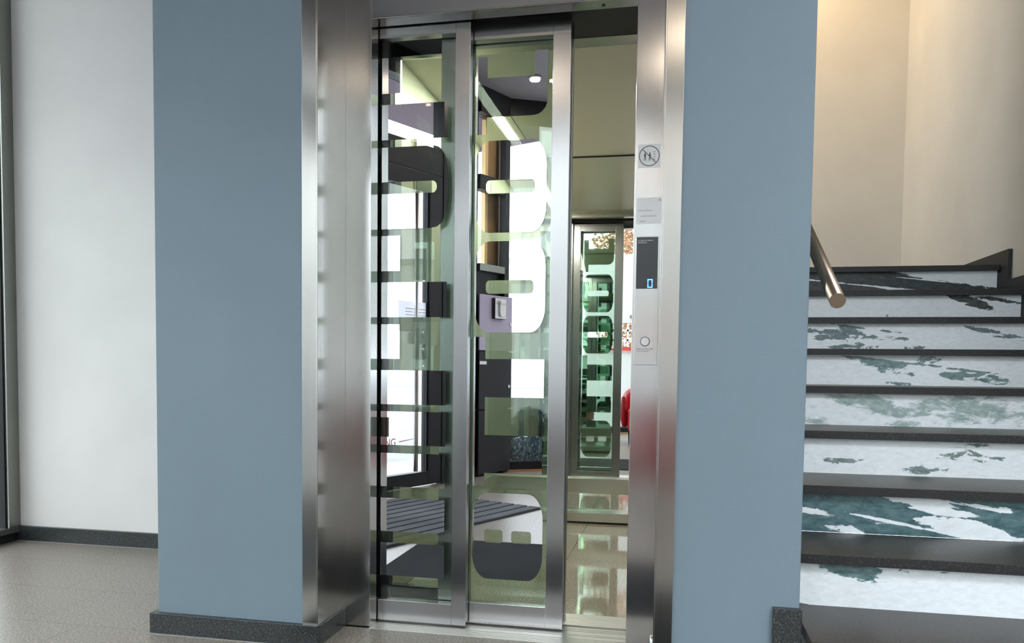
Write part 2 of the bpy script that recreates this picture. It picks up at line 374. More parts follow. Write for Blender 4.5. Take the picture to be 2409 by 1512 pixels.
for k in range(9):
    yn = Y0+k*TD; zt = RZ*(k+1)
    xl = .374 if yn > 2.4 else .374
    tr = put('tread', box(B(), xl, XR-.001, yn, yn+TD+OV+(.30 if k == 8 else 0), zt-TH, zt), M['tread'], st, bevel=.002)
    put('nosing', box(B(), xl-.0005, XR-.0005, yn-.0012, yn+.004, zt-TH-.0005, zt-.0012), M['nose'], tr)
    W = (XR-.001)-.374
    ua = (.343+.0515*k-.374)/W; ub = (.875+.1313*k-.374)/W      # the picture is laid out over the part of the riser not hidden by the pier
    sp = dict(specs[k]); sp['blobs'] = [(ua+b[0]*(ub-ua), b[1], b[2]*(ub-ua), b[3], b[4], b[5]) for b in sp['blobs']]
    put('riser', box(B(), .374, XR-.001, yn+OV, yn+OV+.012, zt-RZ, zt-TH-.0005), mat_print('riser_print', W=W, H=H, **sp), st, origin=(.374, yn+OV, zt-RZ))

# handrail
hr = thing('handrail', (.417, 2.43, 1.09), 'round brown steel handrail sloping up past the right edge of the blue pier', 'handrail')
dirv = Vector((0, TD, RZ)).normalized(); p0 = Vector((.421, 2.44, 1.108))
put('tube', tube(B(), p0, p0+dirv*3.3, .0212, 40), M['bronze'], hr)
put('end_cap', tube(B(), p0-dirv*.003, p0, .0216, 40), M['bronze'], hr, label='flat round end cap facing the lobby')
for k in (1, 4):
    q = p0+dirv*(.55+k*.6)
    b = tube(B(), q, q+Vector((0,0,-.05)), .006, 12); tube(b, q+Vector((0,0,-.05)), (.356, q.y, q.z-.05), .006, 12)
    put('bracket', b, M['bronze'], hr)

# ------------------------------------------------------------------ ELEVATOR PORTAL (landing frame)
pt = thing('elevator_portal', (-.593, 2.62, 0), 'brushed steel elevator portal recessed between the two blue piers', 'door frame')
bm = B(); box(bm, -1.184, -1.134, 2.497, 2.502, .066, 2.46); box(bm, -1.1345, -1.1295, 2.497, 2.726, .066, 2.41)
put('reveal', bm, M['steel_dark'], pt, bevel=.001)
bm = B(); box(bm, -.052, -.001, 2.497, 2.502, .07, 2.46); box(bm, -.0565, -.0515, 2.497, 2.726, 0, 2.41)
put('reveal', bm, M['steel_dark'], pt, bevel=.001)
bm = B(); box(bm, -1.184, -.001, 2.497, 2.502, 2.41, 2.46); box(bm, -1.1345, -.0515, 2.497, 2.726, 2.405, 2.41)
put('head_reveal', bm, M['steel_dark'], pt)
put('jamb', box(B(), -1.1345, -1.037, 2.726, 2.79, 0, 2.405), M['steel'], pt, bevel=.0012)
put('jamb', box(B(), -.149, -.0515, 2.726, 2.79, 0, 2.405), M['steel'], pt, bevel=.0012)
bm = B(); box(bm, -1.037, -.149, 2.726, 2.79, 2.083, 2.405); box(bm, -1.037, -.149, 2.722, 2.727, 2.083, 2.088)
put('lintel', bm, M['steel'], pt, bevel=.0012)
put('screw', tube(B(), (-.26,2.76,2.083), (-.26,2.76,2.081), .006, 12), M['groove'], pt)
put('bumper', tube(B(), (-.065,2.722,.0), (-.065,2.722,.048), .006, 12), M['alu'], pt, label='small steel pin at the foot of the right jamb')
put('lintel_housing', box(B(), -1.3, -.02, 2.79, 3.02, 2.106, 2.40), M['black'], pt, label='dark door gear housing behind the lintel')

# landing sill
sl = thing('door_sill', (-.593, 2.81, 0), 'ribbed aluminium elevator door sill at floor level', 'door sill')
bm = B(); ys = [2.712,2.722,2.729,2.737,2.745,2.753,2.761,2.770,2.796,2.806,2.838,2.848,2.858,2.866,2.884,2.892,2.900]
box(bm, -1.037, -.149, 2.712, 2.902, -.03, -.003)
for a, b in ((2.712,2.7185),(2.7225,2.729),(2.733,2.7395),(2.7435,2.750),(2.754,2.7605),(2.7645,2.774),(2.779,2.808),(2.8135,2.822),(2.8265,2.855),(2.8605,2.869),(2.8735,2.882),(2.8875,2.902)):
    box(bm, -1.037, -.149, a, b, -.004, .0005)
put('sill_plate', bm, M['sill'], sl)
put('sill_groove', box(B(), -1.037, -.149, 2.713, 2.901, -.0045, -.0028), M['groove'], sl)

# ------------------------------------------------------------------ LANDING DOOR PANELS
def panel_frame(bm, x0, x1, y0, y1, zb, zt, lw, rw, bh, th):
    box(bm, x0, x0+lw, y0, y1, zb, zt); box(bm, x1-rw, x1, y0, y1, zb, zt)
    box(bm, x0+lw, x1-rw, y0, y1, zb, zb+bh); box(bm, x0+lw, x1-rw, y0, y1, zt-th, zt)
    return bm
def door(name, label, x0, x1, yf, d, zb, zt, lw, rw, bh, th, group, mat):
    t = thing(name, ((x0+x1)/2, yf+d/2, zb), label, 'elevator door', group)
    put('stile', box(B(), x0, x0+lw, yf, yf+d, zb, zt), mat, t, bevel=.0015)
    put('stile', box(B(), x1-rw, x1, yf, yf+d, zb, zt), mat, t, bevel=.0015)
    put('bottom_rail', box(B(), x0+lw, x1-rw, yf, yf+d, zb, zb+bh), mat, t, bevel=.0012)
    put('top_rail', box(B(), x0+lw, x1-rw, yf, yf+d, zt-th, zt), mat, t, bevel=.0012)
    g = put('glass_pane', box(B(), x0+lw-.004, x1-rw+.004, yf+d*.5-.004, yf+d*.5+.004, zb+bh-.004, zt-th+.004), M['lift_glass'], t)
    return t, g
dl, gl_ = door('elevator_door_panel', 'front elevator door panel with glass and mirror lettering beside the left jamb', -1.19, -.710, 2.80, .035, .006, 2.099, .055, .053, .074, .052, 'sliding glass doors of the elevator landing', M['door_steel'])
dr, gr_ = door('elevator_door_panel', 'second elevator door panel half open behind the front one, rounded mirror lettering', -.825, -.3745, 2.845, .035, .006, 2.099, .095, .0605, .074, .064, 'sliding glass doors of the elevator landing', M['door_steel'])

YLF = 2.8115; YRF = 2.8565
LF, RF = -1.128, -.791
def arc(cx, cz, rx, rz, a0, a1, n=8):
    return [(cx+rx*math.cos(math.radians(a0+(a1-a0)*i/n)), cz+rz*math.sin(math.radians(a0+(a1-a0)*i/n))) for i in range(n+1)]
def notch_letter(z_top, z_s1, z_s0, z_bot, xs):
    h = (z_s1-z_s0)/2
    return [(LF,z_bot),(RF,z_bot),(RF,z_s0)] + arc(-1.028, z_s0+h, .014, h, 270, 90) + [(xs,z_s1),(xs,z_top),(LF,z_top)]
letters_l = [
 (notch_letter(1.984,1.862,1.824,1.703,-.963), []),
 ([(LF,1.394),(-.852,1.396)] + [(-.828,1.400),(-.809,1.415),(-.796,1.449),(-.789,1.495),(-.787,1.538),(-.789,1.592),(-.797,1.636),(-.811,1.663),(-.825,1.674),(-.842,1.6785)] + [(LF,1.677)], [rrect(-1.041,-.829,1.517,1.558,.016,.019)]),
 (notch_letter(1.372,1.249,1.210,1.0875,-.961), []),
 (notch_letter(1.063,.941,.901,.780,-.961), []),
 ([(LF,.6355),(RF,.6355),(RF,.7555),(LF,.7555)], [[(-1.040,.6645),(-1.0,.6645),(-1.0,.7335),(-1.040,.7335)]]),
 ([(LF,.166),(-.793,.166),(-.793,.285)] + arc(-1.028,.3055,.015,.0205,270,90) + [(-.793,.326),(-.793,.446)] + arc(-1.028,.4665,.015,.0205,270,90) + [(-.793,.487),(-.793,.607),(LF,.607)], []),
]
letters_r = [
 ([(-.702,1.718),(-.664,1.718),(-.664,1.776),(-.505,1.776)] + arc(-.503,1.828,.050,.052,270,360) + [(-.453,1.992),(-.498,1.992),(-.498,1.909),(-.663,1.909),(-.663,1.981),(-.702,1.981)], []),
 (rrect(-.704,-.453,1.381,1.696,.052,.088), [rrect(-.665,-.492,1.5155,1.561,.013,.018)]),
 (rrect(-.702,-.452,1.037,1.352,.052,.088), [rrect(-.662,-.493,1.171,1.217,.013,.016)]),
 ([(-.702,.500),(-.661,.500),(-.661,.543),(-.4555,.543),(-.4555,.677),(-.661,.677),(-.661,.810),(-.452,.810),(-.452,.944),(-.661,.944),(-.661,1.021),(-.702,1.021)], []),
 (rrect(-.702,-.450,.166,.473,.055,.088), [rrect(-.659,-.592,.2955,.343,.011), rrect(-.561,-.490,.297,.341,.011)]),
]
for o, h in letters_l: put('mirror_lettering', film(o, h, XZ(YLF)), M['mirror'], gl_)
for o, h in letters_r: put('mirror_lettering', film(o, h, XZ(YRF)), M['mirror'], gr_)

# ------------------------------------------------------------------ CAR DOORS AND CAR
door('car_door_panel', 'plain glass inner elevator door panel behind the front landing door', -1.16, -.785, 2.955, .03, .008, 2.10, .05, .05, .085, .06, 'sliding glass doors of the elevator car', M['door_steel'])
door('car_door_panel', 'plain glass inner elevator door panel behind the half open landing door', -.800, -.3745, 2.910, .03, .008, 2.10, .075, .066, .045, .06, 'sliding glass doors of the elevator car', M['door_steel'])

car = thing('elevator_car', (-.57, 3.95, 0), 'elevator car with beige ceiling, speckled floor and mirrored rear wall', 'elevator')
RT = lambda x, y, z: (x, y+.021*(x+.57), z)      # the rear wall stands slightly out of square
CX0, CX1, CYF, CYR, CZ = -1.12, -.015, 3.06, 4.95, 2.15
put('floor_slab', box(B(), CX0, CX1, CYF, CYR, -.03, 0.0), M['carfloor'], car, label='speckled beige polished stone floor')
put('ceiling_panel', box(B(), CX0, CX1, 3.27, CYR, CZ, CZ+.02), M['carwall'], car)
put('header', box(B(), CX0, CX1, 2.99, 3.10, 2.118, 2.30), M['black'], car)
put('header_fascia', box(B(), CX0, CX1, 3.10, 3.16, 2.114, 2.30), M['carsteel'], car)
put('mirror_top_gap', box(B(), CX0+.003, CX1-.003, CYR-.008, CYR-.001, CZ-.006, CZ-.0005, RT), M['black'], car)
put('header_strip', box(B(), CX0, CX1, 3.16, 3.27, CZ-.006, CZ+.02), M['carsteel'], car)
put('side_wall', box(B(), CX0-.02, CX0, CYF, CYR, 0, CZ+.02), M['carwall'], car)
put('side_wall', box(B(), CX1, CX1+.012, CYF, CYR, 0, CZ+.02), M['carwall'], car)
put('rear_wall', box(B(), CX0-.02, CX1+.012, CYR+.006, CYR+.03, -.03, CZ+.02, RT), M['carsteel'], car)
put('rear_mirror', box(B(), CX0+.002, CX1-.002, CYR, CYR+.005, .0, CZ, RT), M['rear_mirror'], car)
bm = B(); box(bm, CX0+.001, CX1-.001, CYR-.045, CYR-.001, .175, .265, RT); box(bm, CX0+.001, CX0+.036, CYF+.05, CYR-.045, .175, .265); box(bm, CX1-.036, CX1-.001, CYF+.05, CYR-.045, .175, .265)
put('bumper_rail', bm, M['carsteel'], car, bevel=.004)
bm = B(); box(bm, CX0+.001, CX1-.001, CYR-.075, CYR-.001, .012, .065, RT); box(bm, CX0+.001, CX0+.02, CYF+.05, CYR-.075, .0, .065)
put('kick_strip', bm, M['carsteel'], car, bevel=.002)
put('shadow_gap', box(B(), CX0+.001, CX1-.001, CYR-.07, CYR-.003, .0, .012, RT), M['black'], car)
put('light_strip', box(B(), -.925, -.872, 3.30, CYR-.006, CZ-.0015, CZ+.001), M['led'], car)
put('ceiling_joint', box(B(), -.8335, -.8315, 3.28, CYR-.002, CZ-.0012, CZ+.001), M['groove'], car)
bm = B(); box(bm, -1.12, -1.045, 2.99, 3.07, 0, 2.115)
put('entrance_post', bm, M['carsteel'], car, bevel=.002)
bm = B(); box(bm, -.13, -.015, 2.99, 3.07, 0, 2.115)
put('entrance_post', bm, M['carsteel'], car, bevel=.002)
put('entrance_return', box(B(), -1.16, -1.047, 2.945, 2.985, 0, 2.115), M['black'], car)
bm = B()
for a, b in ((2.925,2.950),(2.956,2.964),(2.970,2.993),(2.999,3.010),(3.016,3.062)): box(bm, CX0, CX1, a, b, -.004, .0005)
box(bm, CX0, CX1, 2.925, 3.062, -.03, -.004)
put('car_sill', bm, M['sill'], car)
bm = B()
for i in range(18): tube(bm, (CX0-.001+.003, 3.5, .95+.0), (CX0+.003, 3.5, .95), .001, 6) if False else None
# control column on the left side wall
cc = put('control_column', box(B(), CX0, CX0+.012, 3.45, 3.68, .35, 2.0), M['carsteel'], car, bevel=.002)
for i in range(6):
    put('floor_button', tube(B(), (CX0+.012, 3.565, 1.28-.075*i), (CX0+.017, 3.565, 1.28-.075*i), .016, 20), M['alu'], cc)
# dark shaft linings left of the doors
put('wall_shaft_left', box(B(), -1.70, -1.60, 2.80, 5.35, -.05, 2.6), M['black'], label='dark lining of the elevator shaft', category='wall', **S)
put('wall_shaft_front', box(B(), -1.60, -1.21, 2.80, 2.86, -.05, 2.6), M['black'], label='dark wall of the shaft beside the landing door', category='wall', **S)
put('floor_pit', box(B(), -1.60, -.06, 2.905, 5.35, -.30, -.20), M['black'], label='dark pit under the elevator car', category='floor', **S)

# ------------------------------------------------------------------ CALL PANEL AND SIGNS ON THE RIGHT JAMB
JY = 2.726
cp = thing('call_panel', (-.104, JY, .93), 'steel elevator call panel with dark display and round button on the right jamb', 'call panel')
put('face_plate', box(B(), -.1415, -.0665, JY-.0045, JY, .928, 1.336), M['steel'], cp, bevel=.0008)
sc_ = put('display', box(B(), -.1375, -.0705, JY-.0062, JY-.0044, 1.171, 1.334), M['screen'], cp)
def seg(bm, cx, cz, w, h, t):
    y0, y1 = JY-.0070, JY-.0063
    box(bm, cx-w/2, cx+w/2, y0, y1, cz+h/2-t, cz+h/2); box(bm, cx-w/2, cx+w/2, y0, y1, cz-h/2, cz-h/2+t)
    for sx in (-1, 1):
        xa = cx+sx*(w/2-t/2)
        box(bm, xa-t/2, xa+t/2, y0, y1, cz+.001, cz+h/2-t); box(bm, xa-t/2, xa+t/2, y0, y1, cz-h/2+t, cz-.001)
    return bm
put('floor_digit', seg(B(), -.0935, 1.1875, .0165, .0275, .0034), M['blue_led'], sc_, label='glowing blue zero')
text('display_lettering', 'SCHMITT+SOHN\nAUFZÜGE', .0062, M['print_white'], (-.1335, JY-.0063, 1.321), (PI/2,0,0), sc_, extr=0)
put('button_ring', tube(B(), (-.1055,JY-.0044,1.003), (-.1055,JY-.0065,1.003), .0152, 36), M['groove'], cp)
put('call_button', tube(B(), (-.1055,JY-.0044,1.003), (-.1055,JY-.0085,1.003), .0132, 36), M['paper'], cp, bevel=.001)
text('caption', 'Aufzug im Brandfall\nnicht benutzen', .0068, M['ink'], (-.133, JY-.0047, .9775), (PI/2,0,0), cp, extr=0)

sg = thing('fire_sign', (-.104, JY, 1.553), 'round prohibition sticker with two figures, cabin and flames on the right jamb', 'sign')
put('sticker', box(B(), -.139, -.069, JY-.0006, JY, 1.5525, 1.6265), M['sticker'], sg)
T1 = XZ(JY-.0009)
put('prohibition_ring', disc(B(), (-.104,1.5895), .0322, 48, T1, .0295), M['wine'], sg)
bm = B(); c, s_ = math.cos(math.radians(-45)), math.sin(math.radians(-45))
bm.faces.new([bm.verts.new(T1(-.104+a*c-b*s_, 1.5895+a*s_+b*c)) for a, b in ((-.030,-.0012),(.030,-.0012),(.030,.0012),(-.030,.0012))])
put('slash', bm, M['wine'], sg)
bm = B(); T2 = XZ(JY-.0008)
def q4(bm, x0, x1, z0, z1): bm.faces.new([bm.verts.new(T2(*p)) for p in ((x0,z0),(x1,z0),(x1,z1),(x0,z1))])
X_, Z_ = -.1085, 1.5875
for a in ((-.0185,-.0180,-.0150,.0150),(.0165,.0170,-.0150,.0150),(-.0185,.017,.0145,.0150),(-.0185,.017,-.0150,-.0145),(-.0008,-.0003,.0150,.028)): q4(bm, X_+a[0], X_+a[1], Z_+a[2], Z_+a[3])
put('cabin_outline', bm, M['ink_light'], sg)
def man(bm, x, z, s):
    disc(bm, (x, z+.0098*s), .0022*s, 12, T2)
    for poly in ([(-.0028,.0072),(.0028,.0072),(.002,-.001),(-.002,-.001)], [(-.0028,.0072),(-.0020,.0068),(-.0042,.0005),(-.0050,.001)], [(.0028,.0072),(.0050,.001),(.0042,.0005),(.0020,.0068)],
                 [(-.002,-.001),(.0002,-.001),(-.0022,-.012),(-.0040,-.012)], [(-.0002,-.001),(.002,-.001),(.0036,-.012),(.0018,-.012)]):
        bm.faces.new([bm.verts.new(T2(x+a*s, z+b*s)) for a, b in poly])
for x in (-.0088, .0062):
    bm = B(); man(bm, X_+x, Z_, 1.05); put('figure', bm, M['ink'], sg)
bm = B()
for i, (x, z) in enumerate(((.0195,.0135),(.0205,.0065),(.0205,-.001),(.0200,-.0085),(.0188,-.0145))):
    bm.faces.new([bm.verts.new(T2(X_+x+a, Z_+z+b)) for a, b in ((-.0015,-.0022),(.0022,.0005),(.0045,.0026),(.0012,.0016),(-.0018,.0002))])
put('flames', bm, M['ink'], sg)

pn = thing('paper_notice', (-.1, JY, 1.377), 'white paper notice with faint print above the call panel display', 'notice')
put('sheet', box(B(), -.141, -.0592, JY-.0009, JY, 1.3765, 1.459), M['paper'], pn)
bm = B(); T3 = XZ(JY-.0012)
random.seed(3)
for z, x0, x1 in ((1.417,-.134,-.092),(1.3995,-.127,-.080),(1.383,-.130,-.114)):
    x = x0
    while x < x1:
        w = random.uniform(.0012,.0026)
        bm.faces.new([bm.verts.new(T3(*p)) for p in ((x,z),(x+w,z),(x+w,z+.0030),(x,z+.0030))]); x += w+.0007
put('lettering', bm, M['ink_light'], pn); bm = B()
bm.faces.new([bm.verts.new(T3(*p)) for p in ((-.0710,1.4475),(-.0650,1.4475),(-.0650,1.4535),(-.0710,1.4535))])
put('corner_mark', bm, M['ink_light'], pn)

# ------------------------------------------------------------------ LEFT WINDOW WALL (X = -3.3)
w1 = thing('window_1', (-3.3, 3.1, 0), 'tall grey metal framed window at the far left edge beside the white wall', 'window', kind='structure')
put('post', box(B(), -3.40, -3.296, 3.575, 3.65, .072, CEIL), M['frame_grey'], w1, bevel=.002)
put('glazing_bead', box(B(), -3.375, -3.312, 3.566, 3.575, .072, CEIL), M['frame'], w1)
put('sill_ledge', box(B(), -3.40, -3.285, 2.60, 3.632, .045, .072), M['frame_grey'], w1)
put('kick_board', box(B(), -3.40, -3.296, 2.60, 3.632, 0, .045), M['frame'], w1)
put('pane', box(B(), -3.352, -3.344, 2.66, 3.55, .072, CEIL), M['glass'], w1)
put('mullion', box(B(), -3.36, -3.33, 3.46, 3.475, .072, CEIL), M['frame_grey'], w1)
put('post', box(B(), -3.40, -3.296, 2.60, 2.72, .0, CEIL), M['frame'], w1)

# ------------------------------------------------------------------ ENTRANCE FACADE 1 (diagonal, with door)
fa = thing('window_2', F1(-2,0,0), 'black framed diagonal glass front with transom band beside the entrance door', 'window', kind='structure')
def fbox(F, s0, s1, n0, n1, z0, z1, bm=None): return box(bm or B(), s0, s1, n0, n1, z0, z1, F)
bm = B()
for s in (-3.29, -2.45, -1.60, -.80): fbox(F1, s, s+.07, -.04, .06, 0, CEIL, bm)
put('mullion', bm, M['frame'], fa)
put('bottom_frame', fbox(F1, -3.29, -.75, -.04, .06, 0, .115), M['frame'], fa)
put('transom', fbox(F1, -3.29, .432, -.045, .06, 2.36, 2.556), M['frame'], fa)
put('head_frame', fbox(F1, -3.29, .432, -.05, .06, 2.99, CEIL), M['frame'], fa)
put('pane', fbox(F1, -3.22, -.80, .006, .014, .115, 2.36), M['glass'], fa)
put('pane', fbox(F1, -3.22, .34, .006, .014, 2.556, 2.99), M['glass'], fa)
put('door_post', fbox(F1, .329, .445, -.05, .06, 0, CEIL), M['frame'], fa)

dr1 = thing('door_1', F1(-.2,0,0), 'black framed glass entrance door with steel pull bar, reflected in the mirror lettering', 'door', kind='structure')
for a, b in ((-.745,-.60), (.179,.325)): put('stile', fbox(F1, a, b, -.045, .02, .012, 2.355), M['frame'], dr1, bevel=.003)
put('glazing_bead', fbox(F1, .166, .179, -.03, .02, .115, 2.23), M['frame'], dr1)
put('bottom_rail', fbox(F1, -.60, .179, -.045, .02, .012, .115), M['frame'], dr1, bevel=.003)
put('top_rail', fbox(F1, -.60, .179, -.045, .02, 2.23, 2.355), M['frame'], dr1, bevel=.003)
pane = put('pane', fbox(F1, -.60, .166, -.014, -.006, .115, 2.23), M['glass'], dr1)
dh = put('pull_bar', tube(B(), F1(.013,-.06,.13), F1(.013,-.06,2.20), .017, 20), M['alu'], dr1, label='full height round steel pull bar')
ang = math.atan2(U1.y, U1.x)
# lettering is applied to the outer face, so it reads backwards from inside
text('door_lettering', 'NG', .078, M['red'], F1(-.262,-.0048,.330), (PI/2, 0, ang), pane, align='LEFT', extr=.0003, label='red letters on the door glass')
bm = prism(B(), [(-.110,.352),(.051,.366),(.051,.370),(-.110,.359)], lambda a,b,d: F1(a,d,b), -.005, -.0045)
put('red_stroke', bm, M['red'], pane)
bm = B(); disc(bm, (-.285,.228), .043, 28, lambda a,b: F1(a,-.0052,b)); put('red_dot', bm, M['red'], pane)
t_ = NT('thin_paper'); a_ = t_.n('ShaderNodeBsdfDiffuse', Color=(.88,.88,.90,1)); b_ = t_.n('ShaderNodeBsdfTranslucent', Color=(.88,.88,.92,1))
x_ = t_.n('ShaderNodeMixShader'); x_.inputs[0].default_value = .6; t_.l(a_.outputs[0], x_.inputs[1]); t_.l(b_.outputs[0], x_.inputs[2]); t_.l(x_.outputs[0], t_.out.inputs[0]); M['thin_paper'] = t_.m
ps = thing('door_poster', F1(.03,-.016,1.08), 'white notice sheets taped to the glass of the entrance door', 'notice')
put('sheet', fbox(F1, -.138, .196, -.0175, -.0165, 1.171, 1.393), M['thin_paper'], ps)
put('lower_sheet', fbox(F1, -.04, .18, -.0175, -.0165, 1.08, 1.165), M['thin_paper'], ps)
bm = B(); random.seed(5)
for z in (1.337,1.314,1.291,1.268,1.245,1.222,1.199):
    s = -.06
    while s < .16:
        w = random.uniform(.006,.014); fbox(F1, s, s+w, -.0182, -.0176, z, z+.006, bm); s += w+.004
put('lettering', bm, M['ink_light'], ps)

# mailbox unit between door post and corner post
put('wall_side_panel', fbox(F1, .445, .76, -.02, .05, 0, CEIL), M['frame'], label='black panel wall between entrance door and side window', category='wall', **S)
sw = thing('window_3', F1(.95,0,1.7), 'narrow black framed side window above the mailboxes', 'window', kind='structure')
put('frame', fbox(F1, 1.107, 1.163, -.05, .012, 0, CEIL), M['frame'], sw)
put('sill_bar', fbox(F1, .76, 1.107, -.05, .04, 1.708, 1.765), M['frame_grey'], sw)
put('transom', fbox(F1, .76, 1.107, -.045, .04, 2.37, 2.49), M['frame'], sw)
put('head_frame', fbox(F1, .76, 1.107, -.05, .06, 2.99, CEIL), M['frame'], sw)
put('pane', fbox(F1, .76, 1.107, .006, .014, 1.765, 2.99), M['glass'], sw)
put('backing', fbox(F1, .76, 1.107, .0, .03, 0, 1.708), M['frame'], sw)
MBG = 'mailbox doors beside the entrance'
mb = thing('mailbox', F1(.97,-.03,1.05), 'black mailbox door with its lilac reflection painted in, carrying the intercom', 'mailbox', MBG)
put('door_panel', fbox(F1, .745, 1.205, -.062, -.051, 1.052, 1.513), M['mailbox_lilac_sheen'], mb, bevel=.002)
put('lock', tube(B(), F1(1.178,-.062,1.281), F1(1.178,-.068,1.281), .013, 20), M['alu'], mb)
mb2 = thing('mailbox', F1(.97,-.03,.55), 'black mailbox door with small white name label under the intercom door', 'mailbox', MBG)
put('door_panel', fbox(F1, .745, 1.205, -.062, -.051, .562, 1.042), M['mailbox'], mb2, bevel=.002)
put('lock', tube(B(), F1(1.165,-.062,.748), F1(1.165,-.068,.748), .014, 20), M['alu'], mb2)
put('name_label', fbox(F1, .752, .845, -.0635, -.0621, .935, .962), M['paper'], mb2)
mb3 = thing('mailbox', F1(.97,-.03,.02), 'lowest black mailbox door reaching down to the floor', 'mailbox', MBG)
put('door_panel', fbox(F1, .745, 1.205, -.062, -.051, .02, .552), M['mailbox'], mb3, bevel=.002)
ic = thing('intercom', F1(.985,-.062,1.315), 'grey intercom handset on a steel plate fixed to the mailbox door', 'intercom')
put('housing', fbox(F1, .912, 1.070, -.095, -.063, 1.318, 1.490), M['black'], ic)
put('face_plate', fbox(F1, .914, 1.068, -.0975, -.095, 1.320, 1.488), M['alu'], ic, bevel=.001)
b = prism(B(), rrect(.965, 1.035, 1.335, 1.475, .034, .034), lambda a,b_,d: F1(a,d,b_), -.113, -.0975)
hs = put('handset', b, M['paper'], ic, bevel=.004)
put('ear_piece', fbox(F1, .962, 1.038, -.120, -.113, 1.440, 1.474), M['paper'], hs, bevel=.004)

# tan wall, timber post and cream wall just outside the side window
put('wall_tan_outside', fbox(F1, 1.035, 1.20, .08, .12, -.02, 3.0), M['tan'], label='tan clad wall edge outside the side window', category='wall', **S)
put('timber_post', fbox(F1, .990, 1.030, .08, .12, -.02, 3.0), M['yellow'], label='pale yellow timber post outside the narrow side window', category='post')
put('wall_cream_outside', fbox(F1, 1.50, 1.84, .9, 1.0, -.07, 3.2), M['cream'], label='cream rendered wall outside beyond the side window', category='wall', **S)

# ------------------------------------------------------------------ ENTRANCE FACADE 2 (back wall of glass)
fb = thing('window_4', F2(1.8,0,0), 'black framed glass back wall of the lobby with planting outside', 'window', kind='structure')
put('bottom_frame', fbox(F2, .0, 5.75, .0, .08, .018, .085), M['frame'], fb)
put('timber_strip', fbox(F2, .0, 5.75, -.01, .08, 0, .018), M['timber'], fb)
put('head_frame', fbox(F2, .0, 2.52, -.03, .08, 3.02, CEIL), M['frame'], fb)
bm = B()
for s in (-.02, 1.05): fbox(F2, s, s+.06, -.02, .08, 0, CEIL, bm)
for s in (2.52, 3.6, 4.6, 5.70): fbox(F2, s, s+.06, -.02, .08, 0, 4.9, bm)
fbox(F2, 2.58, 5.70, -.02, .08, CEIL-.06, CEIL, bm); fbox(F2, 2.58, 5.70, -.02, .08, 4.8, 4.9, bm)
put('mullion', bm, M['frame'], fb)
put('pane', fbox(F2, .04, 2.52, .03, .038, .085, 3.02), M['glass'], fb)
put('pane', fbox(F2, 2.58, 5.70, .03, .038, .085, 4.8), M['glass'], fb)

# ------------------------------------------------------------------ FLOOR MATS
put('floor_mat', box(B(), -1.285, .10, 1.50, 2.36, 0, .007), M['mat_dark'], label='plain black floor mat in front of the elevator', category='mat', bevel=.002)
# ribbed mat lies parallel to the entrance door
c0 = Vector((-.895,.36,0)); uM = Vector((.33,-.944,0)).normalized(); uW = Vector((-.944,-.33,0)).normalized()
Md = Vector((-.44,1.29,0)); 
e1 = Vector((-.852,.43,0)); d1 = (Vector((-1.421,1.712,0))-e1).normalized(); d2 = Vector((-d1.y, d1.x, 0))
if d2.x > 0: d2 = -d2
Fm = lambda a, b, z: tuple(e1 + d1*a + d2*b + Vector((0,0,z)))
rm = thing('ribbed_mat', tuple(e1+d1*.8+d2*.5), 'striped grey and black entrance mat of ribs beside the entrance door', 'mat')
put('mat_base', box(B(), -.02, 1.62, 0, 1.02, 0, .006, Fm), M['black'], rm)
bm = B()
for i in range(10): box(bm, -.015, 1.615, .006+i*.102, .006+i*.102+.080, .006, .014, Fm)
put('ribs', bm, M['rib'], rm)

# ------------------------------------------------------------------ RED ARMCHAIR
ac = thing('armchair', (-.09, -.46, 0), 'red leather tub armchair with dark legs, reflected in the rear mirror', 'armchair')
CXA, CYA = -.09, -.46
def shell(bm):
    n = 28; rows = []
    for i in range(n+1):
        a = math.radians(-10+200*i/n)          # from right arm round the back to left arm
        u = (math.cos(a), -math.sin(a))
        ex = .36*math.copysign(abs(u[0])**.75, u[0]); ey = .33*math.copysign(abs(u[1])**.75, u[1])
        t = max(0, math.sin(a)); h = .58+.12*t
        rows.append([(CXA+ex*f, CYA+ey*f, z) for f, z in ((1.0,.17),(1.02,.40),(1.0,h-.03),(.95,h),(.84,h),(.78,h-.03),(.76,.36),(.76,.17))])
    V = [[bm.verts.new(p) for p in r] for r in rows]
    for i in range(n):
        for j in range(8): bm.faces.new((V[i][j], V[i+1][j], V[i+1][(j+1)%8], V[i][(j+1)%8]))
    bm.faces.new(V[0]); bm.faces.new(V[-1][::-1]); return bm
sh = put('backrest', shell(B()), M['leather'], ac, smooth=True)
m = sh.modifiers.new('s','SUBSURF'); m.levels = m.render_levels = 1
se = put('seat', prism(B(), rrect(CXA-.27, CXA+.27, CYA-.24, CYA+.36, .06), lambda a,b,d:(a,b,d), .17, .43), M['leather'], ac, bevel=.03)
for sx in (-1, 1):
    for sy in (-1, 1):
        b = B(); x, y = CXA+sx*.24, CYA+sy*.22
        v0 = [b.verts.new((x+a*.026, y+c*.026, .17)) for a, c in ((-1,-1),(1,-1),(1,1),(-1,1))]
        v1 = [b.verts.new((x+a*.017, y+c*.017, 0)) for a, c in ((-1,-1),(1,-1),(1,1),(-1,1))]
        b.faces.new(v0); b.faces.new(v1[::-1])
        for i in range(4): b.faces.new((v0[i], v1[i], v1[(i+1)%4], v0[(i+1)%4]))
        put('leg', b, M['legwood'], ac)

